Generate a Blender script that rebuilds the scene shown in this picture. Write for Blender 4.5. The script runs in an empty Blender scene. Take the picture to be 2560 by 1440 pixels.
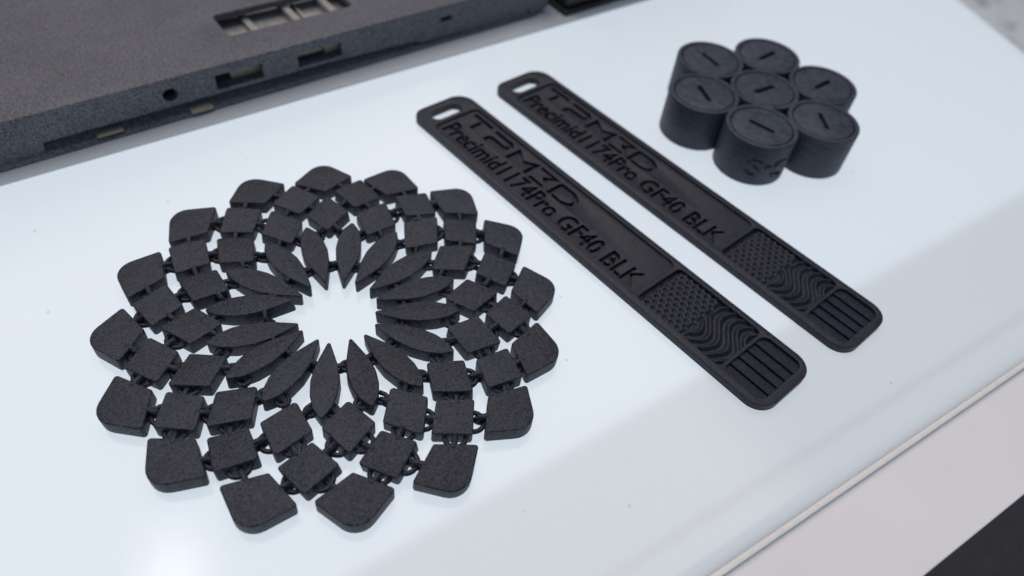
import bpy, bmesh, math, random
from mathutils import Vector, Matrix
random.seed(7)
MM = 0.001
scene = bpy.context.scene
C = scene.collection

# ------------------------------------------------------------------ camera
cam_d = bpy.data.cameras.new('camera')
cam = bpy.data.objects.new('camera', cam_d)
C.objects.link(cam)
CAM_H = 112.82
RV = Vector((0.99085564, 0.10058996, 0.08992643))
UV = Vector((-0.13492629, 0.73870062, 0.66039102))
FV = Vector((0.0, 0.6664856, -0.7455179))
m = Matrix(((RV.x, UV.x, -FV.x, 0), (RV.y, UV.y, -FV.y, 0), (RV.z, UV.z, -FV.z, CAM_H * MM), (0, 0, 0, 1)))
cam.matrix_world = m
cam_d.sensor_fit = 'HORIZONTAL'
cam_d.sensor_width = 36.0
cam_d.lens = 1841.88 * 36.0 / 2560.0
cam_d.clip_start = 0.005
cam_d.clip_end = 50.0
cam_d.dof.use_dof = True
cam_d.dof.focus_distance = 0.132
cam_d.dof.aperture_fstop = 13.0
scene.camera = cam

# ------------------------------------------------------------------ world and lamps
world = bpy.data.worlds.new('World')
scene.world = world
world.use_nodes = True
bg = world.node_tree.nodes['Background']
bg.inputs['Color'].default_value = (0.55, 0.88, 1.25, 1)
bg.inputs['Strength'].default_value = 0.20


def area_lamp(name, loc, target, size, power, color, shape='DISK', size_y=None):
    d = bpy.data.lights.new(name, 'AREA')
    d.shape = shape
    d.size = size
    if size_y:
        d.size_y = size_y
    d.energy = power
    d.color = color
    o = bpy.data.objects.new(name, d)
    C.objects.link(o)
    o.location = loc
    o.rotation_euler = (Vector(target) - Vector(loc)).to_track_quat('-Z', 'Y').to_euler()
    return o


# ceiling spots whose mirror images fall on the near left corner of the sheet
area_lamp('ceiling_spot_lamp', (-0.81, 0.67, 2.0), (0, 0.1, 0), 0.085, 0.5, (1.0, 0.93, 0.86))
area_lamp('ceiling_spot_lamp', (-0.86, 0.775, 2.0), (0, 0.1, 0), 0.10, 0.10, (1.0, 0.96, 0.92))
# the hall's ceiling light, far behind the table, warm
area_lamp('hall_ceiling_lamp', (-0.5, 1.3, 2.6), (-0.1, 0.9, 0), 3.2, 67.0, (1.0, 0.865, 0.785), 'RECTANGLE', 3.2)

scene.view_settings.view_transform = 'Standard'
scene.view_settings.look = 'None'
scene.view_settings.exposure = 0.0
scene.view_settings.gamma = 1.0
scene.view_settings.use_curve_mapping = False
scene.render.engine = 'CYCLES'
scene.cycles.use_denoising = True
scene.cycles.max_bounces = 8
scene.cycles.sample_clamp_indirect = 6.0


# ------------------------------------------------------------------ materials
def new_mat(name):
    mt = bpy.data.materials.new(name)
    mt.use_nodes = True
    nt = mt.node_tree
    for n in list(nt.nodes):
        nt.nodes.remove(n)
    out = nt.nodes.new('ShaderNodeOutputMaterial')
    return mt, nt, out


def nd(nt, kind, **kw):
    n = nt.nodes.new(kind)
    for k, v in kw.items():
        if k in n.inputs.keys():
            n.inputs[k].default_value = v
        else:
            setattr(n, k, v)
    return n


def noise(nt, vec, scale, detail=2.0, rough=0.5):
    n = nd(nt, 'ShaderNodeTexNoise', Scale=scale, Detail=detail, Roughness=rough)
    nt.links.new(vec, n.inputs['Vector'])
    return n.outputs['Fac']


def ramp(nt, fac, stops):
    r = nt.nodes.new('ShaderNodeValToRGB')
    while len(r.color_ramp.elements) > 1:
        r.color_ramp.elements.remove(r.color_ramp.elements[-1])
    r.color_ramp.elements[0].position = stops[0][0]
    r.color_ramp.elements[0].color = tuple(stops[0][1]) + (1,)
    for p, c in stops[1:]:
        e = r.color_ramp.elements.new(p)
        e.color = tuple(c) + (1,)
    nt.links.new(fac, r.inputs['Fac'])
    return r.outputs['Color']


def math_n(nt, op, a, b):
    n = nt.nodes.new('ShaderNodeMath')
    n.operation = op
    for i, v in enumerate((a, b)):
        if isinstance(v, (int, float)):
            n.inputs[i].default_value = v
        else:
            nt.links.new(v, n.inputs[i])
    return n.outputs[0]


def sintered(name, dark, light, grain=5200.0, rough=0.6, bump=0.35, spec=0.35, aniso=(1, 1, 1), blot=220.0, wt=(0.45, 0.30, 0.25), lim=(0.40, 0.50, 0.61), jit=0.0):
    """laser sintered nylon: fine salt and pepper grain, soft blotches, slight powder"""
    mt, nt, out = new_mat(name)
    geo = nt.nodes.new('ShaderNodeNewGeometry')
    mp = nt.nodes.new('ShaderNodeMapping')
    mp.inputs['Scale'].default_value = aniso
    nt.links.new(geo.outputs['Position'], mp.inputs['Vector'])
    v = mp.outputs['Vector']
    f1 = noise(nt, v, grain, 2.0, 0.6)
    f2 = noise(nt, v, grain * 0.42, 2.0, 0.6)
    f3 = noise(nt, v, blot, 3.0, 0.6)
    mix = math_n(nt, 'ADD', math_n(nt, 'MULTIPLY', f1, wt[0]), math_n(nt, 'MULTIPLY', f2, wt[1]))
    mix = math_n(nt, 'ADD', mix, math_n(nt, 'MULTIPLY', f3, wt[2]))
    oi = nt.nodes.new('ShaderNodeObjectInfo')
    mix = math_n(nt, 'ADD', mix, math_n(nt, 'MULTIPLY', math_n(nt, 'SUBTRACT', oi.outputs['Random'], 0.5), jit))
    col = ramp(nt, mix, [(lim[0], dark), (lim[1], tuple((a + b) / 2 for a, b in zip(dark, light))), (lim[2], light)])
    p = nd(nt, 'ShaderNodeBsdfPrincipled')
    nt.links.new(col, p.inputs['Base Color'])
    p.inputs['Roughness'].default_value = rough
    p.inputs['Specular IOR Level'].default_value = spec
    b = nd(nt, 'ShaderNodeBump', Strength=bump, Distance=0.00012)
    nt.links.new(math_n(nt, 'ADD', f1, f2), b.inputs['Height'])
    nt.links.new(b.outputs['Normal'], p.inputs['Normal'])
    nt.links.new(p.outputs[0], out.inputs['Surface'])
    return mt


def plain(name, col, rough=0.5, spec=0.5, var=0.06, scale=60.0, bump=0.0, bscale=2000.0):
    mt, nt, out = new_mat(name)
    geo = nt.nodes.new('ShaderNodeNewGeometry')
    f = noise(nt, geo.outputs['Position'], scale, 4.0, 0.6)
    c = ramp(nt, f, [(0.3, tuple(x * (1 - var) for x in col)), (0.7, tuple(min(1, x * (1 + var)) for x in col))])
    p = nd(nt, 'ShaderNodeBsdfPrincipled')
    nt.links.new(c, p.inputs['Base Color'])
    p.inputs['Roughness'].default_value = rough
    p.inputs['Specular IOR Level'].default_value = spec
    if bump:
        b = nd(nt, 'ShaderNodeBump', Strength=bump, Distance=0.0001)
        nt.links.new(noise(nt, geo.outputs['Position'], bscale, 2.0), b.inputs['Height'])
        nt.links.new(b.outputs['Normal'], p.inputs['Normal'])
    nt.links.new(p.outputs[0], out.inputs['Surface'])
    return mt


def emitter(name, col, strength):
    mt, nt, out = new_mat(name)
    e = nd(nt, 'ShaderNodeEmission', Strength=strength)
    e.inputs['Color'].default_value = tuple(col) + (1,)
    nt.links.new(e.outputs[0], out.inputs['Surface'])
    return mt


def opal(name):
    """white opal acrylic: part of the light scatters back, part comes through, clear gloss on top"""
    mt, nt, out = new_mat(name)
    geo = nt.nodes.new('ShaderNodeNewGeometry')
    pos = geo.outputs['Position']
    d = nd(nt, 'ShaderNodeBsdfDiffuse')
    vo = nd(nt, 'ShaderNodeTexVoronoi', Scale=110.0)
    nt.links.new(pos, vo.inputs['Vector'])
    dcol = ramp(nt, vo.outputs['Distance'], [(0.010, (0.30, 0.31, 0.33)), (0.018, (0.84, 0.85, 0.86))])
    nt.links.new(dcol, d.inputs['Color'])
    t = nd(nt, 'ShaderNodeBsdfTranslucent')
    t.inputs['Color'].default_value = (0.92, 0.94, 0.96, 1)
    mx = nd(nt, 'ShaderNodeMixShader')
    mx.inputs[0].default_value = 0.82
    nt.links.new(d.outputs[0], mx.inputs[1])
    nt.links.new(t.outputs[0], mx.inputs[2])
    dust = nd(nt, 'ShaderNodeBsdfDiffuse')
    dust.inputs['Color'].default_value = (0.16, 0.16, 0.17, 1)
    dm = nt.nodes.new('ShaderNodeMapRange')
    dm.inputs[1].default_value = 0.05
    dm.inputs[2].default_value = 0.028
    nt.links.new(vo.outputs['Distance'], dm.inputs[0])
    mxd = nd(nt, 'ShaderNodeMixShader')
    nt.links.new(math_n(nt, 'MULTIPLY', dm.outputs[0], 0.2), mxd.inputs[0])
    nt.links.new(mx.outputs[0], mxd.inputs[1])
    nt.links.new(dust.outputs[0], mxd.inputs[2])
    g = nd(nt, 'ShaderNodeBsdfGlossy')
    smear = noise(nt, pos, 38.0, 4.0, 0.65)
    rr = math_n(nt, 'ADD', 0.015, math_n(nt, 'MULTIPLY', smear, 0.075))
    nt.links.new(rr, g.inputs['Roughness'])
    b = nd(nt, 'ShaderNodeBump', Strength=0.22, Distance=0.00006)
    nt.links.new(noise(nt, pos, 2600.0, 2.0, 0.7), b.inputs['Height'])
    nt.links.new(b.outputs['Normal'], g.inputs['Normal'])
    fr = nd(nt, 'ShaderNodeFresnel', IOR=1.46)
    m2 = nd(nt, 'ShaderNodeMixShader')
    nt.links.new(fr.outputs[0], m2.inputs[0])
    nt.links.new(mxd.outputs[0], m2.inputs[1])
    nt.links.new(g.outputs[0], m2.inputs[2])
    nt.links.new(m2.outputs[0], out.inputs['Surface'])
    return mt


M = {}
M['black'] = sintered('black_sintered_nylon', (0.002, 0.0024, 0.005), (0.044, 0.048, 0.078), grain=3500.0, rough=0.52, bump=1.0, spec=0.42, lim=(0.41, 0.50, 0.60), wt=(0.64, 0.31, 0.05), jit=0.045)
M['tag'] = sintered('black_nylon_tag', (0.005, 0.0055, 0.010), (0.034, 0.036, 0.056), grain=4200.0, rough=0.46, bump=0.5, wt=(0.60, 0.25, 0.15))
M['cell'] = sintered('charcoal_nylon_cell', (0.022, 0.027, 0.042), (0.062, 0.070, 0.098), grain=3600.0, rough=0.5, bump=0.3, aniso=(0.22, 0.22, 1.5))
M['deck'] = sintered('grey_brown_sintered_nylon', (0.034, 0.034, 0.040), (0.232, 0.222, 0.248), grain=3400.0, rough=0.55, bump=0.7, blot=60.0, wt=(0.72, 0.18, 0.10))
M['deck_in'] = sintered('pale_nylon_inside', (0.30, 0.28, 0.27), (0.50, 0.47, 0.45), grain=2600.0, rough=0.7, bump=0.3)
M['tan'] = plain('tan_clip_plastic', (0.42, 0.33, 0.25), 0.55, 0.3)
M['blackcase'] = plain('black_case_plastic', (0.010, 0.011, 0.014), 0.4, 0.5)
M['opal'] = opal('opal_acrylic')
M['panel'] = emitter('light_panel_glow', (0.865, 0.94, 1.02), 0.945)
M['border'] = emitter('added_border_glow', (0.905, 0.955, 1.02), 0.735)  # added glow that lifts the unlit front border of the sheet
M['riser'] = plain('white_riser_board', (0.62, 0.64, 0.66), 0.3, 0.5, 0.02)
M['frame'] = plain('warm_white_lacquer', (0.96, 0.92, 0.92), 0.45, 0.4, 0.025, 25.0, 0.1)
M['trim'] = plain('cream_edge_trim', (0.86, 0.85, 0.80), 0.4, 0.4, 0.05, 500.0)


def terrazzo():
    mt, nt, out = new_mat('pale_terrazzo')
    geo = nt.nodes.new('ShaderNodeNewGeometry')
    f = noise(nt, geo.outputs['Position'], 14.0, 5.0, 0.62)
    c = ramp(nt, f, [(0.34, (0.40, 0.36, 0.30)), (0.46, (0.92, 0.89, 0.85)), (0.58, (0.97, 0.95, 0.92)), (0.68, (0.60, 0.55, 0.46))])
    p = nd(nt, 'ShaderNodeBsdfPrincipled', Roughness=0.4)
    nt.links.new(c, p.inputs['Base Color'])
    nt.links.new(p.outputs[0], out.inputs['Surface'])
    return mt


M['floor'] = terrazzo()
M['carpet'] = plain('charcoal_carpet', (0.055, 0.054, 0.060), 0.95, 0.1, 0.35, 220.0, 0.6, 900.0)


# ------------------------------------------------------------------ helpers
def link(name, mesh, mat, parent=None, loc=None, rot=None):
    o = bpy.data.objects.new(name, mesh)
    C.objects.link(o)
    if mat is not None and len(mesh.materials) == 0:
        mesh.materials.append(mat)
    if parent is not None:
        o.parent = parent
    if loc is not None:
        o.location = loc
    if rot is not None:
        o.rotation_euler = rot
    return o


def thing(name, label, cat, loc=(0, 0, 0), rotz=0.0, group=None):
    o = bpy.data.objects.new(name, None)
    o.empty_display_size = 0.01
    C.objects.link(o)
    o.location = loc
    o.rotation_euler = (0, 0, rotz)
    o['label'] = label
    o['category'] = cat
    if group:
        o['group'] = group
    return o


def soften(mesh, ang=35):
    mesh.polygons.foreach_set('use_smooth', [True] * len(mesh.polygons))
    mesh.set_sharp_from_angle(angle=math.radians(ang))
    return mesh


def round_poly(pts, radii, seg=6):
    """fillet the corners of a polygon; radii scalar or list"""
    n = len(pts)
    if not hasattr(radii, '__len__'):
        radii = [radii] * n
    out = []
    for i in range(n):
        p0, p1, p2 = Vector(pts[i - 1]), Vector(pts[i]), Vector(pts[(i + 1) % n])
        r = radii[i]
        a, b = (p0 - p1), (p2 - p1)
        la, lb = a.length, b.length
        if r <= 1e-6:
            out.append(tuple(p1))
            continue
        a.normalize()
        b.normalize()
        ang = math.acos(max(-1, min(1, a.dot(b))))
        if ang > math.pi - 0.03:
            out.append(tuple(p1))
            continue
        t = min(r / math.tan(ang / 2), la * 0.49, lb * 0.49)
        r = t * math.tan(ang / 2)
        bis = (a + b).normalized()
        cen = p1 + bis * (r / math.sin(ang / 2))
        s, e = p1 + a * t - cen, p1 + b * t - cen
        a0, a1 = math.atan2(s.y, s.x), math.atan2(e.y, e.x)
        d = (a1 - a0 + math.pi) % (2 * math.pi) - math.pi
        for k in range(seg + 1):
            q = a0 + d * k / seg
            out.append((cen.x + r * math.cos(q), cen.y + r * math.sin(q)))
    return out


def circle(cx, cy, r, n=48):
    return [(cx + r * math.cos(2 * math.pi * k / n), cy + r * math.sin(2 * math.pi * k / n)) for k in range(n)]


def capsule(cx, cy, hx, hy, seg=8):
    return round_poly([(cx - hx, cy - hy), (cx + hx, cy - hy), (cx + hx, cy + hy), (cx - hx, cy + hy)], min(hx, hy) * 0.999, seg)


def rrect(x0, x1, y0, y1, r, seg=5):
    return round_poly([(x0, y0), (x1, y0), (x1, y1), (x0, y1)], r, seg)


def plate(loops, z0, z1, bevel=0.0, res=2, ang=35):
    """flat plate (mm in, metres out) from an outline and its holes"""
    cu = bpy.data.curves.new('plate', 'CURVE')
    cu.dimensions = '2D'
    cu.fill_mode = 'BOTH'
    cu.extrude = (z1 - z0) / 2 - bevel
    cu.bevel_depth = bevel
    cu.bevel_resolution = res
    cu.offset = -bevel
    for lp in loops:
        sp = cu.splines.new('POLY')
        sp.points.add(len(lp) - 1)
        for i, q in enumerate(lp):
            sp.points[i].co = (q[0], q[1], 0, 1)
        sp.use_cyclic_u = True
    o = bpy.data.objects.new('plate', cu)
    C.objects.link(o)
    dg = bpy.context.evaluated_depsgraph_get()
    me = bpy.data.meshes.new_from_object(o.evaluated_get(dg))
    bpy.data.objects.remove(o)
    bpy.data.curves.remove(cu)
    bm = bmesh.new()
    bm.from_mesh(me)
    bmesh.ops.remove_doubles(bm, verts=bm.verts, dist=1e-4)
    bmesh.ops.recalc_face_normals(bm, faces=bm.faces)
    bm.to_mesh(me)
    bm.free()
    me.transform(Matrix.Translation((0, 0, (z0 + z1) / 2 * MM)) @ Matrix.Scale(MM, 4))
    me.materials.clear()
    return soften(me, ang)


def mesh_py(verts, faces, smooth=None):
    me = bpy.data.meshes.new('mesh')
    me.from_pydata([tuple(x * MM for x in v) for v in verts], [], faces)
    bm = bmesh.new()
    bm.from_mesh(me)
    bmesh.ops.recalc_face_normals(bm, faces=bm.faces)
    bm.to_mesh(me)
    bm.free()
    if smooth:
        soften(me, smooth)
    return me


def box_mesh(x0, x1, y0, y1, z0, z1, bevel=0.0, seg=2):
    bm = bmesh.new()
    vs = [bm.verts.new((x * MM, y * MM, z * MM)) for x in (x0, x1) for y in (y0, y1) for z in (z0, z1)]
    for f in ((0, 1, 3, 2), (4, 6, 7, 5), (0, 4, 5, 1), (2, 3, 7, 6), (0, 2, 6, 4), (1, 5, 7, 3)):
        bm.faces.new([vs[i] for i in f])
    bmesh.ops.recalc_face_normals(bm, faces=bm.faces)
    if bevel:
        bmesh.ops.bevel(bm, geom=list(bm.edges), offset=bevel * MM, segments=seg, profile=0.5, affect='EDGES')
    me = bpy.data.meshes.new('box')
    bm.to_mesh(me)
    bm.free()
    return soften(me, 40) if bevel else me


def tube(path, r, n=8):
    """round bar along a 3D polyline (mm)"""
    vs, fs = [], []
    k = len(path)
    P = [Vector(p) for p in path]
    up = None
    for i in range(k):
        t = (P[min(i + 1, k - 1)] - P[max(i - 1, 0)]).normalized()
        if up is None:
            up = t.orthogonal().normalized()
        up = (up - t * up.dot(t)).normalized()
        sd = t.cross(up)
        for j in range(n):
            a = 2 * math.pi * j / n
            vs.append(tuple(P[i] + (up * math.cos(a) + sd * math.sin(a)) * r))
    for i in range(k - 1):
        for j in range(n):
            fs.append((i * n + j, i * n + (j + 1) % n, (i + 1) * n + (j + 1) % n, (i + 1) * n + j))
    fs.append(tuple(range(n))[::-1])
    fs.append(tuple((k - 1) * n + j for j in range(n)))
    return mesh_py(vs, fs, 60)


def height_field(x0, x1, y0, y1, nx, ny, fn, zb):
    """closed slab with a relief top (mm)"""
    vs, fs = [], []
    for i in range(nx + 1):
        for j in range(ny + 1):
            x, y = x0 + (x1 - x0) * i / nx, y0 + (y1 - y0) * j / ny
            vs.append((x, y, fn(x, y)))
    w = ny + 1
    for i in range(nx):
        for j in range(ny):
            fs.append((i * w + j, (i + 1) * w + j, (i + 1) * w + j + 1, i * w + j + 1))
    b = len(vs)
    vs += [(x0, y0, zb), (x1, y0, zb), (x1, y1, zb), (x0, y1, zb)]
    fs.append(tuple([b, b + 1] + [i * w for i in range(nx, -1, -1)]))
    fs.append(tuple([b + 2, b + 3] + [i * w + ny for i in range(nx + 1)]))
    fs.append(tuple([b + 3, b] + [j for j in range(ny + 1)]))
    fs.append(tuple([b + 1, b + 2] + [nx * w + j for j in range(ny, -1, -1)]))
    return mesh_py(vs, fs, 60)


def text_loops(body, offset=0.0, size=10.0):
    cu = bpy.data.curves.new('t', 'FONT')
    cu.body = body
    cu.size = size
    cu.offset = offset
    cu.resolution_u = 3
    o = bpy.data.objects.new('t', cu)
    C.objects.link(o)
    dg = bpy.context.evaluated_depsgraph_get()
    me = bpy.data.meshes.new_from_object(o.evaluated_get(dg))
    bpy.data.objects.remove(o)
    bpy.data.curves.remove(cu)
    bm = bmesh.new()
    bm.from_mesh(me)
    bmesh.ops.remove_doubles(bm, verts=bm.verts, dist=1e-4)
    edges = set(e for e in bm.edges if len(e.link_faces) == 1)
    loops = []
    while edges:
        e = edges.pop()
        lp = [e.verts[0], e.verts[1]]
        while True:
            nxt = None
            for c in lp[-1].link_edges:
                if c in edges:
                    nxt = c
                    break
            if nxt is None:
                break
            edges.discard(nxt)
            lp.append(nxt.other_vert(lp[-1]))
        if lp[0] is lp[-1]:
            lp.pop()
        loops.append([(v.co.x, v.co.y) for v in lp])
    bm.free()
    bpy.data.meshes.remove(me)
    return loops


def fit_loops(loops, x0, x1, y0, y1):
    xs = [p[0] for l in loops for p in l]
    ys = [p[1] for l in loops for p in l]
    ax, bx, ay, by = min(xs), max(xs), min(ys), max(ys)
    return [[(x0 + (p[0] - ax) / (bx - ax) * (x1 - x0), y0 + (p[1] - ay) / (by - ay) * (y1 - y0)) for p in l] for l in loops]


def embolden(loops, d):
    """push outer letter outlines out and counters in by d"""
    def inside(p, lp):
        c = False
        for i in range(len(lp)):
            (x1, y1), (x2, y2) = lp[i - 1], lp[i]
            if (y1 > p[1]) != (y2 > p[1]) and p[0] < (x2 - x1) * (p[1] - y1) / (y2 - y1) + x1:
                c = not c
        return c
    out = []
    for k, lp in enumerate(loops):
        hole = sum(inside(lp[0], o) for j, o in enumerate(loops) if j != k) % 2 == 1
        area = sum(lp[i - 1][0] * lp[i][1] - lp[i][0] * lp[i - 1][1] for i in range(len(lp)))
        sg = (1 if area > 0 else -1) * (-1 if hole else 1)
        new = []
        for i in range(len(lp)):
            a, b, c = Vector(lp[i - 1]), Vector(lp[i]), Vector(lp[(i + 1) % len(lp)])
            d0, d1 = (b - a).normalized(), (c - b).normalized()
            n0, n1 = Vector((d0.y, -d0.x)), Vector((d1.y, -d1.x))
            nn = n0 + n1
            nn = nn.normalized() if nn.length > 1e-3 else n0
            t = b + nn * (sg * d / max(0.6, nn.dot(n0)))
            new.append((t.x, t.y))
        out.append(new)
    return out


def stroke(pts, w):
    """outline of a mitred stroke"""
    P = [Vector(p) for p in pts]
    L, R = [], []
    for i, p in enumerate(P):
        if i == 0:
            d = (P[1] - P[0]).normalized()
            nrm = Vector((-d.y, d.x))
            k = 1.0
        elif i == len(P) - 1:
            d = (P[-1] - P[-2]).normalized()
            nrm = Vector((-d.y, d.x))
            k = 1.0
        else:
            d0, d1 = (p - P[i - 1]).normalized(), (P[i + 1] - p).normalized()
            n0, n1 = Vector((-d0.y, d0.x)), Vector((-d1.y, d1.x))
            nrm = (n0 + n1).normalized()
            k = min(1.0 / max(0.35, nrm.dot(n0)), 1.9)
        L.append(tuple(p + nrm * w / 2 * k))
        R.append(tuple(p - nrm * w / 2 * k))
    return L + R[::-1]


# ------------------------------------------------------------------ setting: floor
FLOOR_Z = -760.0
fl = link('floor', mesh_py([(-9000, -9000, FLOOR_Z), (9000, -9000, FLOOR_Z), (9000, 9000, FLOOR_Z), (-9000, 9000, FLOOR_Z)], [(0, 1, 2, 3)]), M['floor'])
fl['kind'] = 'structure'
cp = link('carpet', box_mesh(-1500, 1300, -2500, 980, FLOOR_Z + 0.5, FLOOR_Z + 6.5, 2.0), M['carpet'])
cp['kind'] = 'structure'

# ------------------------------------------------------------------ display table with the back-lit sheet
FA = math.radians(37.61)
FD, FN = Vector((math.cos(FA), math.sin(FA))), Vector((-math.sin(FA), math.cos(FA)))


def fr(s, n):
    v = FD * s + FN * n
    return (v.x, v.y)


# right hand edge of the table (a straight line seen top right)
RA, RB = Vector((143.3, 265.0)), Vector((154.4, 232.8))
RD = (RB - RA).normalized()
RNV = Vector((-RD.y, RD.x))          # points to the outside
if RNV.x < 0:
    RNV = -RNV


def cut(n, off):
    """point where the line n of the front frame meets the right edge moved by off"""
    a = RA + RNV * off
    den = RD.dot(FN)
    t = (n - a.dot(FN)) / den
    q = a + RD * t
    return (q.x, q.y)


def far_r(off, t=-160):
    q = RA + RNV * off + RD * t
    return (q.x, q.y)


table = thing('display_table', 'white display table with back-lit acrylic top under the black prints', 'table', (0, 0, 0))
# outline of frame (ledge): front line n=-5.35
LED_Z = -1.7


def frame_outline(nf, off):
    return [fr(-330, nf), cut(nf, off), far_r(off), fr(-330, 420)]


body = plate([round_poly(frame_outline(-3.2, 3.0), [0, 6, 0, 0])], -60, LED_Z, 0.35)
link('frame', body, M['frame'], table)
link('cabinet', plate([frame_outline(18, -30)], FLOOR_Z + 7, -60.2, 0.0), M['frame'], table)

# sheet: flat top with a rolled front edge
prof = [(17.6, 0.0), (17.0, -0.03), (16.4, -0.14), (15.8, -0.34), (15.35, -0.62), (15.0, -1.0), (14.85, -1.5)]
vs, fs = [], []
fl_, fr_ = fr(-320, prof[0][0]), cut(prof[0][0], 0)
vs += [(fl_[0], fl_[1], 0), (fr_[0], fr_[1], 0), (*far_r(0), 0), (*fr(-320, 410), 0)]
fs.append((0, 1, 2, 3))
last = (0, 1)
for n_, z_ in prof[1:]:
    i = len(vs)
    a, b = fr(-320, n_), cut(n_, 0)
    vs += [(a[0], a[1], z_), (b[0], b[1], z_)]
    fs.append((last[0], i, i + 1, last[1]))
    last = (i, i + 1)
# right edge skirt
i = len(vs)
q0, q1 = cut(prof[0][0], 0), far_r(0)
vs += [(q0[0], q0[1], -1.5), (q1[0], q1[1], -1.5)]
fs.append((1, i, i + 1, 2))
sheet = mesh_py(vs, fs, 30)
sheet.polygons[0].use_smooth = False
link('acrylic_sheet', sheet, M['opal'], table)

# light panel below the sheet; dimmer glow strips added to brighten the grey border
LA = math.radians(39.13)
LD, LN = Vector((math.cos(LA), math.sin(LA))), Vector((-math.sin(LA), math.cos(LA)))


def lr(s, n):
    v = LD * s + LN * n
    return (v.x, v.y)


def meet(nl, off):
    a = RA + RNV * off
    t = (nl - a.dot(LN)) / RD.dot(LN)
    q = a + RD * t
    return (q.x, q.y)


PZ = -1.35
link('light_panel', mesh_py([(*q, PZ) for q in (lr(-320, 41.9), meet(41.9, -0.6), far_r(-0.6), lr(-320, 405))], [(0, 1, 2, 3)]), M['panel'], table)
link('added_glow_strip', mesh_py([(*q, PZ) for q in (fr(-320, 22.6), cut(22.6, -0.6), meet(41.6, -0.6), lr(-320, 41.6))], [(0, 1, 2, 3)]), M['border'], table)
link('added_glow_strip', mesh_py([(*q, PZ) for q in (fr(-320, 15.5), cut(15.5, -0.6), cut(21.7, -0.6), fr(-320, 21.7))], [(0, 1, 2, 3)]), M['border'], table)
# cream trim in front of the sheet, a narrow gap either side
link('edge_trim', plate([[fr(-330, 13.6), cut(13.6, 2.0), cut(14.5, 2.0), fr(-330, 14.5)]], LED_Z + 0.05, -0.75, 0.22), M['trim'], table)

# ------------------------------------------------------------------ laptop shell with its riser board
DA = math.radians(42.0)
deck_rot = DA


def dk(s, n, z=0.0):
    return (s * math.cos(DA) - n * math.sin(DA), s * math.sin(DA) + n * math.cos(DA), z)


riser = link('riser_board', plate([[(-90, 157.6), (240, 150.9), (240, 345), (-90, 345)]], 0.02, 0.85, 0.15), M['riser'], None, (0, 0, 0), (0, 0, DA))
riser['label'] = 'thin white board lying flat under the grey laptop shell'
riser['category'] = 'board'

N0 = 160.2
RZ = 0.86
shell = thing('laptop_shell', 'grey-brown sintered laptop base shell with ports along its side', 'laptop shell', (0, 0, 0), DA)
cut1 = rrect(49.6, 83.5, 171.4, 182.4, 1.2)
cut2 = rrect(62, 118, 193.0, 235, 3.0)
cut3 = rrect(-40, 120, 300, 325, 3.0)
top = plate([round_poly([(-85, N0), (143.6, N0), (143.6, 335), (-85, 335)], [0, 2.0, 0, 0]), cut1, cut2, cut3], 9.9, 11.8, 0.32)
link('top_plate', top, M['deck'], shell)
# long side wall: outline in (s, z), stands on the line N0
wall_out = [(-84, RZ + .05), (1.6, RZ + .05), (1.9, 4.55), (70, 4.55), (96, 3.6), (99, 2.6), (119, 2.2), (120, 1.7), (139.2, RZ + .3), (143.0, 3.0), (143.0, 11.3), (-84, 11.3)]
holes = [capsule(30.2, 7.55, 1.75, 1.62), rrect(41.0, 52.9, 5.45, 9.35, 0.25), rrect(62.0, 74.3, 5.45, 9.2, 0.25), capsule(106.3, 7.85, 2.0, 0.75), circle(136.0, 2.6, 0.55, 16)]
wall = plate([wall_out] + holes, 0, 2.2, 0.0)
# plate lies in xy: x=s, y=z ; turn upright: y->z, z-> +n
wall.transform(Matrix(((1, 0, 0, 0), (0, 0, 1, (N0 + 0.03) * MM), (0, 1, 0, 0), (0, 0, 0, 1))))
wall.update()
link('side_wall', wall, M['deck'], shell)
link('end_wall', box_mesh(140.8, 143.3, N0 + 2.4, 334, RZ + .05, 11.3, 0.2), M['deck'], shell)
# recessed lower lip with a sloping foot
lip = mesh_py([(-84, N0 + 2.3, 5.6), (139, N0 + 2.3, 5.6), (-84, N0 + 2.3, 3.2), (139, N0 + 2.3, 3.2), (-84, N0 - 1.0, 1.25), (139, N0 - 0.6, 1.25), (-84, N0 - 1.0, RZ + .04), (139, N0 - 0.6, RZ + .04),
               (-84, N0 + 6, RZ + .04), (139, N0 + 6, RZ + .04), (-84, N0 + 6, 5.6), (139, N0 + 6, 5.6)],
              [(0, 1, 3, 2), (2, 3, 5, 4), (4, 5, 7, 6), (6, 7, 9, 8), (8, 9, 11, 10), (10, 11, 1, 0), (0, 2, 4, 6, 8, 10), (1, 11, 9, 7, 5, 3)])
link('lower_lip', lip, M['deck'], shell)
link('clip', box_mesh(12.4, 18.2, N0 - 0.6, N0 + 3.0, 2.1, 2.6, 0.25), M['tan'], shell)
link('clip', box_mesh(33.6, 38.8, N0 - 1.4, N0 + 3.0, 1.75, 2.4, 0.2), M['tan'], shell)
link('inner_floor', box_mesh(-83, 140.5, N0 + 7, 333, 1.2, 3.0), M['deck_in'], shell)
link('inner_floor', box_mesh(46, 92, N0 + 8.5, 187, 3.02, 7.4, 0.3), M['deck_in'], shell)
for (a, b, c_, d_, z_) in ((57.0, 58.8, 169.5, 186, 8.8), (68.2, 70.0, 169.5, 186.5, 9.6), (71.8, 72.6, 169.5, 186, 8.4), (78.5, 80.4, 169.5, 186, 9.7)):
    link('rib', box_mesh(a, b, c_, d_, 7.42, z_, 0.2), M['deck_in'], shell)
for (a, b, z0_, z1_) in ((45.6, 53.5, 5.2, 9.0), (61.5, 70.0, 6.6, 9.4), (70.6, 75.0, 5.2, 8.6)):
    link('port_block', box_mesh(a, b, N0 + 2.8, N0 + 7.5, z0_, z1_, 0.2), M['tan'], shell)

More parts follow.
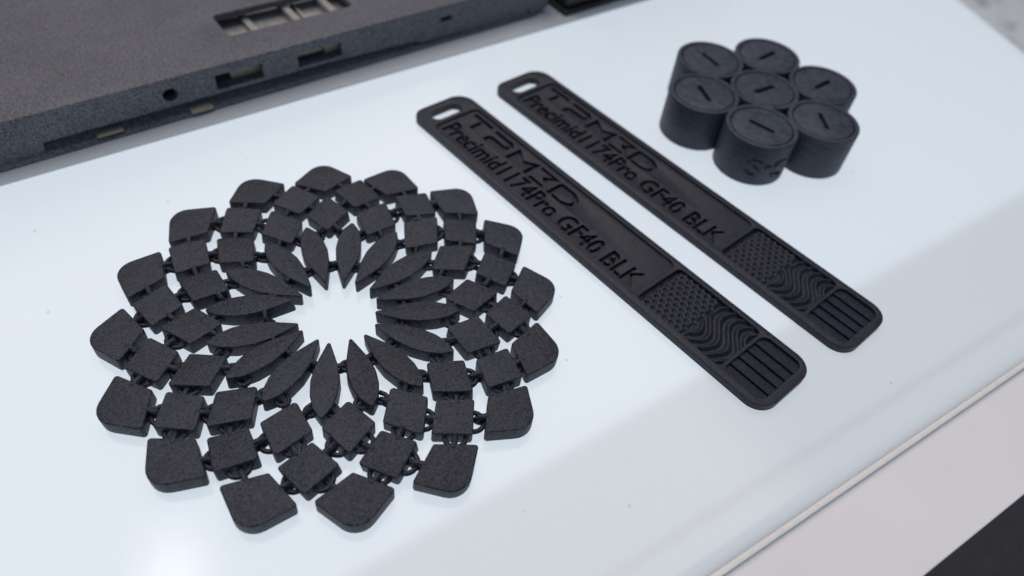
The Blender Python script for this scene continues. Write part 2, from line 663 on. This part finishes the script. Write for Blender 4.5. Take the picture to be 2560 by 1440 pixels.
# ------------------------------------------------------------------ black case beside the shell
case = thing('black_case', 'black plastic case corner behind the end of the laptop shell', 'case', (0, 0, 0), DA)
link('case_body', box_mesh(147.6, 232, 156.6, 250, 2.4, 30, 1.2, 3), M['blackcase'], case)
link('case_base', box_mesh(146.4, 232, 155.2, 250, RZ + .02, 2.3, 0.5), M['blackcase'], case)

# ------------------------------------------------------------------ two sample tags
TA = math.radians(-43.535)
TL, TW, TT = 110.0, 16.74, 1.86
HW = TW / 2
outline = round_poly([(0, -HW), (TL, -HW), (TL, HW), (0, HW)], [3.4, 4.2, 4.2, 4.6], 8)
slot = capsule(4.4, -0.5, 1.8, 4.4)
word = [stroke([(8.9, 6.0), (16.0, 6.0)], 1.15),
        stroke([(12.6, 4.95), (12.6, 1.2)], 1.15),
        stroke([(17.4, 5.9), (23.4, 5.9), (24.3, 5.0), (24.0, 3.7), (23.2, 3.3), (18.6, 3.3), (18.1, 2.8), (18.0, 1.1)], 1.15),
        stroke([(26.6, 1.1), (26.6, 5.7), (29.9, 3.4), (33.2, 5.7), (33.2, 0.9)], 1.15),
        stroke([(34.4, 5.9), (40.0, 5.9), (37.7, 3.8), (40.2, 1.3), (34.8, 1.1)], 1.1),
        round_poly([(41.2, 0.6), (46.2, 0.6), (48.6, 2.0), (48.6, 4.8), (46.2, 6.3), (41.2, 6.3)], [0.4, 1.4, 1.8, 1.8, 1.4, 0.8], 4),
        round_poly([(42.2, 1.55), (45.9, 1.55), (47.6, 2.5), (47.6, 4.4), (45.9, 5.35), (42.2, 5.35)], [0.3, 1, 1.2, 1.2, 1, 0.5], 4)]
word = [[(x, 0.55 + (y - 1.0) * 0.93) for x, y in l] for l in word]
small = embolden(fit_loops(text_loops('Precimid1174Pro GF40 BLK', 0.0), 9.0, 73.5, -5.4, -0.45), 0.15)
T_FRAME = plate([outline, slot, rrect(7.5, 75.5, -6.75, 6.95, 1.6), rrect(76.5, 98.1, -6.75, 6.95, 1.2), rrect(98.9, 108.1, -6.75, 6.95, 1.8)], 0.30, TT, 0.16)
T_BASE = plate([outline, slot], 0.0, 0.36, 0.12)
T_TEXT = plate([rrect(7.0, 76.0, -7.2, 7.4, 1.0)] + word + small, 0.33, 1.34, 0.04, 1)


def dots_fn(x, y):
    px, py = 1.62, 1.40
    r = round((y + 7) / (py))
    best = 9
    for rr in (r - 1, r, r + 1):
        yy = rr * py - 7
        xo = (rr % 2) * px / 2 + 76.2
        k = round((x - xo) / px)
        best = min(best, math.hypot((x - xo - k * px) / 1.0, (y - yy) / 1.0))
    d = max(0.0, 1 - (best / 0.62) ** 2)
    edge = min(1, max(0, (x - 76.9) / 0.6), max(0, (88.2 - x) / 0.6))
    return 0.84 + edge * (0.52 - 0.52 * d)


def waves_fn(x, y):
    g = (x - 88.0) / 2.2 + 0.78 * math.sin((y - 0.8) * 0.50) + 0.08 * math.sin(y * 0.8 + x * 0.5) + 0.03 * y
    tri = 0.72 * (0.5 + 0.5 * math.cos(2 * math.pi * g)) ** 1.2
    ex = min(1, max(0, (x - 88.0) / 0.8))
    return 0.84 + ex * tri


T_DOTS = height_field(76.0, 88.3, -7.1, 7.3, 74, 84, dots_fn, 0.31)
T_WAVES = height_field(88.25, 98.6, -7.1, 7.3, 90, 84, waves_fn, 0.31)
RIBS = []
edges_v = [-7.1, -4.15, -1.45, 1.2, 3.9, 7.3]
for a, b in zip(edges_v[:-1], edges_v[1:]):
    g = 0.09
    RIBS.append(mesh_py([(98.5, a + g, 0.31), (108.5, a + g, 0.31), (108.5, b - g, 0.31), (98.5, b - g, 0.31),
                         (98.5, a + g, 1.50), (108.5, a + g, 1.50), (108.5, b - g, 1.08), (98.5, b - g, 1.08)],
                        [(0, 3, 2, 1), (4, 5, 6, 7), (0, 1, 5, 4), (1, 2, 6, 5), (2, 3, 7, 6), (3, 0, 4, 7)]))


def make_tag(label, x, y):
    t = thing('sample_tag', label, 'tag', (x * MM, y * MM, 0.02 * MM), TA, 'sample tags')
    link('back_plate', T_BASE, M['tag'], t)
    f = link('rim_frame', T_FRAME, M['tag'], t)
    link('text_panel', T_TEXT, M['tag'], t)
    link('dimple_panel', T_DOTS, M['tag'], t)
    link('wave_panel', T_WAVES, M['tag'], t)
    for r in RIBS:
        link('rib', r, M['tag'], t)
    return t


make_tag('long black lettered tag with slotted end, the one nearer the linked disc', -25.334, 159.02)
make_tag('long black lettered tag with slotted end, the one nearer the seven cylinders', -6.652, 175.559)

# ------------------------------------------------------------------ block of seven lidded cylinders
HXC, HYC, HD, HPH, HH = 57.529, 170.625, -17.212, 5.5898, 11.37
block = thing('cylinder_block', 'block of seven joined charcoal cylinders with slotted round lids', 'container', (HXC * MM, HYC * MM, 0.02 * MM))
RO, RL = 8.85, 7.45
slots = [10, 150, 25, 28, 105, 161, 125]     # lid slot headings, degrees
cells = [(0, 0)] + [(math.cos(HPH - k * math.pi / 3) * HD, math.sin(HPH - k * math.pi / 3) * HD) for k in range(6)]
slot_deg = {0: 36, 1: -55, 2: 46, 3: 44, 4: -82, 5: -33, 6: -70}
for i, (cx, cy) in enumerate(cells):
    h = HH + 0.02 * i
    bodym = plate([circle(0, 0, RO, 72), circle(0, 0, RL + 0.22, 64)], 0.0, h, 0.28)
    link('cell', bodym, M['cell'], block, (cx * MM, cy * MM, 0))
    a = math.radians(slot_deg[i])
    lid = plate([circle(0, 0, RL, 64), capsule(0, 0, 3.4, 0.62)], h - 1.5, h - 0.12, 0.22)
    lo = link('lid', lid, M['cell'], block, (cx * MM, cy * MM, 0), (0, 0, a))
    link('slot_floor', plate([circle(0, 0, RL, 48)], h - 2.0, h - 1.52), M['cell'], lo)
# raised marking wrapped round the near cell
fx, fy = cells[5]


def wrap_text(body, a0, a1, z0, z1):
    lps = fit_loops(text_loops(body, 0.25), 0, (a1 - a0), z0, z1)
    flat = plate(lps, 0.0, 0.55, 0.0)
    bm = bmesh.new()
    bm.from_mesh(flat)
    bmesh.ops.triangulate(bm, faces=bm.faces)
    for v in bm.verts:
        ang = math.radians(a0 + v.co.x / MM)
        rad = RO - 0.10 + v.co.z / MM
        v.co = ((fx + rad * math.cos(ang)) * MM, (fy + rad * math.sin(ang)) * MM, v.co.y)
    bm.to_mesh(flat)
    bm.free()
    return flat


link('marking', wrap_text('S', -109, -84, 2.3, 7.3), M['cell'], block)
link('marking', wrap_text('-', -79, -69, 5.3, 6.0), M['cell'], block)
link('marking', wrap_text('S', -64, -40, 2.3, 7.3), M['cell'], block)

# ------------------------------------------------------------------ linked disc
WX, WY, WPH = -32.23, 86.55, 1.8976
disc = thing('linked_disc', 'black flower-shaped disc of linked tiles and petals on the lit sheet', 'linked disc', (WX * MM, WY * MM, 0.03 * MM))
TH = 3.0
BV = 0.24


def tile_mesh(pts, radii, rc):
    return plate([round_poly([(x - rc, y) for x, y in pts], radii, 7)], 0.0, TH, BV, 3, 50)


KIND = {
    'A': dict(rc=38.4, off=0.0, name='outer_tile', m=tile_mesh([(33.9, 0), (37.9, -6.45), (44.5, 0), (37.9, 6.45)], [0.5, 0.55, 3.6, 0.55], 38.4),
              foot=[(34.1 - 38.4, 0), (0, -6), (4.6, 0), (0, 6)]),
    'B': dict(rc=32.5, off=0.5, name='square_tile', m=tile_mesh([(27.95, 0), (32.3, -5.1), (37.2, 0), (32.3, 5.1)], [0.6, 0.5, 0.6, 0.5], 32.5),
              foot=[(-4.3, 0), (0, -4.5), (4.4, 0), (0, 4.5)]),
    'C': dict(rc=26.1, off=0.0, name='square_tile', m=tile_mesh([(20.7, 0), (25.9, -4.5), (31.6, 0), (25.9, 4.5)], [0.7, 0.5, 0.6, 0.5], 26.1),
              foot=[(-5.2, 0), (0, -3.9), (5.2, 0), (0, 3.9)]),
    'D': dict(rc=16.0, off=0.5, name='petal_tile', m=tile_mesh([(7.1, 0), (9.5, -0.85), (13.0, -2.05), (16.2, -2.55), (19.2, -2.35), (22.0, -1.55), (24.2, 0), (22.0, 1.55), (19.2, 2.35), (16.2, 2.55), (13.0, 2.05), (9.5, 0.85)],
              [0.35, 4, 4, 4, 4, 2, 0.5, 2, 4, 4, 4, 4], 16.0), foot=[(-8, 0), (0, -2), (7.5, 0), (0, 2)]),
}


def ring_half(R, tr, n=11, ext=0.7):
    """flat half ring, opening towards -x; starts ext behind the edge"""
    pts = [(-ext, -R, 0)]
    for k in range(n):
        a = -math.pi / 2 + math.pi * k / (n - 1)
        pts.append((R * 0.98 * math.cos(a), R * math.sin(a), 0))
    pts.append((-ext, R, 0))
    return tube(pts, tr, 9)


def arch_half(R, reach, tr, n=9, ext=0.7):
    pts = [(-ext, 0, -R)]
    for k in range(n):
        a = -math.pi / 2 + math.pi * k / (n - 1)
        pts.append((reach * math.cos(a), 0, R * math.sin(a)))
    pts.append((-ext, 0, R))
    return tube(pts, tr, 9)


RING = ring_half(1.85, 0.46)
ARCH = arch_half(0.92, 1.95, 0.56, ext=0.55)
RING_S = ring_half(1.05, 0.42, ext=1.0)
ARCH_S = arch_half(0.9, 1.4, 0.48)

tiles = {}


def pol(r, k):
    a = WPH - k * 2 * math.pi / 16
    return Vector((r * math.cos(a), r * math.sin(a)))


rng = random.Random(11)
for kd in 'ABCD':
    K = KIND[kd]
    for i in range(16):
        k = i + K['off']
        a = WPH - k * 2 * math.pi / 16
        tilt = 3.4 if kd != 'A' else 1.8
        rx, ry = math.radians(rng.gauss(0, tilt)), math.radians(rng.gauss(0, tilt))
        yaw = math.radians(rng.gauss(0, 2.0))
        lift = max(-(math.sin(rx) * y - math.sin(ry) * x) for x, y in K['foot'])
        lift = max(lift, 0.0)
        c0 = pol(K['rc'] + rng.gauss(0, 0.22), k + rng.gauss(0, 0.012))
        o = link(K['name'], K['m'], M['black'], disc, (c0.x * MM, c0.y * MM, lift * MM))
        o.rotation_mode = 'XYZ'
        o.rotation_euler = (rx, ry, a + yaw)
        tiles[(kd, i)] = o


def local_dir(P, Q):
    d = Q - P
    return math.atan2(d.y, d.x), d.length


def add_loop(tile_key, mesh, P, Q, z):
    """loop mesh on a tile, at disc-plane point P pointing to Q (mm), given in the disc frame"""
    o = tiles[tile_key]
    ang, L = local_dir(P, Q)
    want = Matrix.Translation((P.x * MM, P.y * MM, z * MM)) @ Matrix.Rotation(ang, 4, 'Z')
    base = Matrix.LocRotScale(o.location, o.rotation_euler, None)
    # ride on the tile's own tilt: keep plane position, take the tilt of the tile
    flat = Matrix.LocRotScale(Vector((o.location.x, o.location.y, 0)), Matrix.Rotation(o.rotation_euler.z, 3, 'Z').to_euler(), None)
    lo = link('link_loop', mesh, M['black'], o)
    lo.matrix_local = flat.inverted() @ want
    return lo


def joint(kin, ii, P, kout, io, Q, small=False):
    d = (Q - P).normalized()
    gap = (Q - P).length
    add_loop((kin, ii), RING_S if small else RING, P + d * (gap - (1.05 if small else 1.85) - 0.46), Q, 1.6)
    add_loop((kout, io), ARCH_S if small else ARCH, Q - d * (gap - (1.4 if small else 1.95) - 0.25) * 0.5, P, 1.66)


def edge_pt(kd, i, x, y):
    """disc-plane point from a nominal tile-frame position (x radial from centre, y tangential)"""
    a = WPH - (i + KIND[kd]['off']) * 2 * math.pi / 16
    return Vector((x * math.cos(a) - y * math.sin(a), x * math.sin(a) + y * math.cos(a)))


for i in range(16):
    for sgn in (1, -1):
        # tile-frame y is positive towards falling k
        # A_i with B at i+0.5 (y<0 side of A) or i-0.5
        b = i if sgn < 0 else (i - 1) % 16
        joint('B', b, edge_pt('B', b, 34.6, -sgn * 2.3), 'A', i, edge_pt('A', i, 36.0, sgn * 3.05))
        joint('C', i, edge_pt('C', i, 28.5, sgn * 1.9), 'B', b, edge_pt('B', b, 30.2, -sgn * 2.3))
        joint('D', b, edge_pt('D', b, 21.0, -sgn * 1.3), 'C', i, edge_pt('C', i, 22.7, sgn * 1.6), True)
    j = (i + 1) % 16
    joint('D', i, edge_pt('D', i, 12.6, -1.6), 'D', j, edge_pt('D', j, 12.6, 1.6), True)
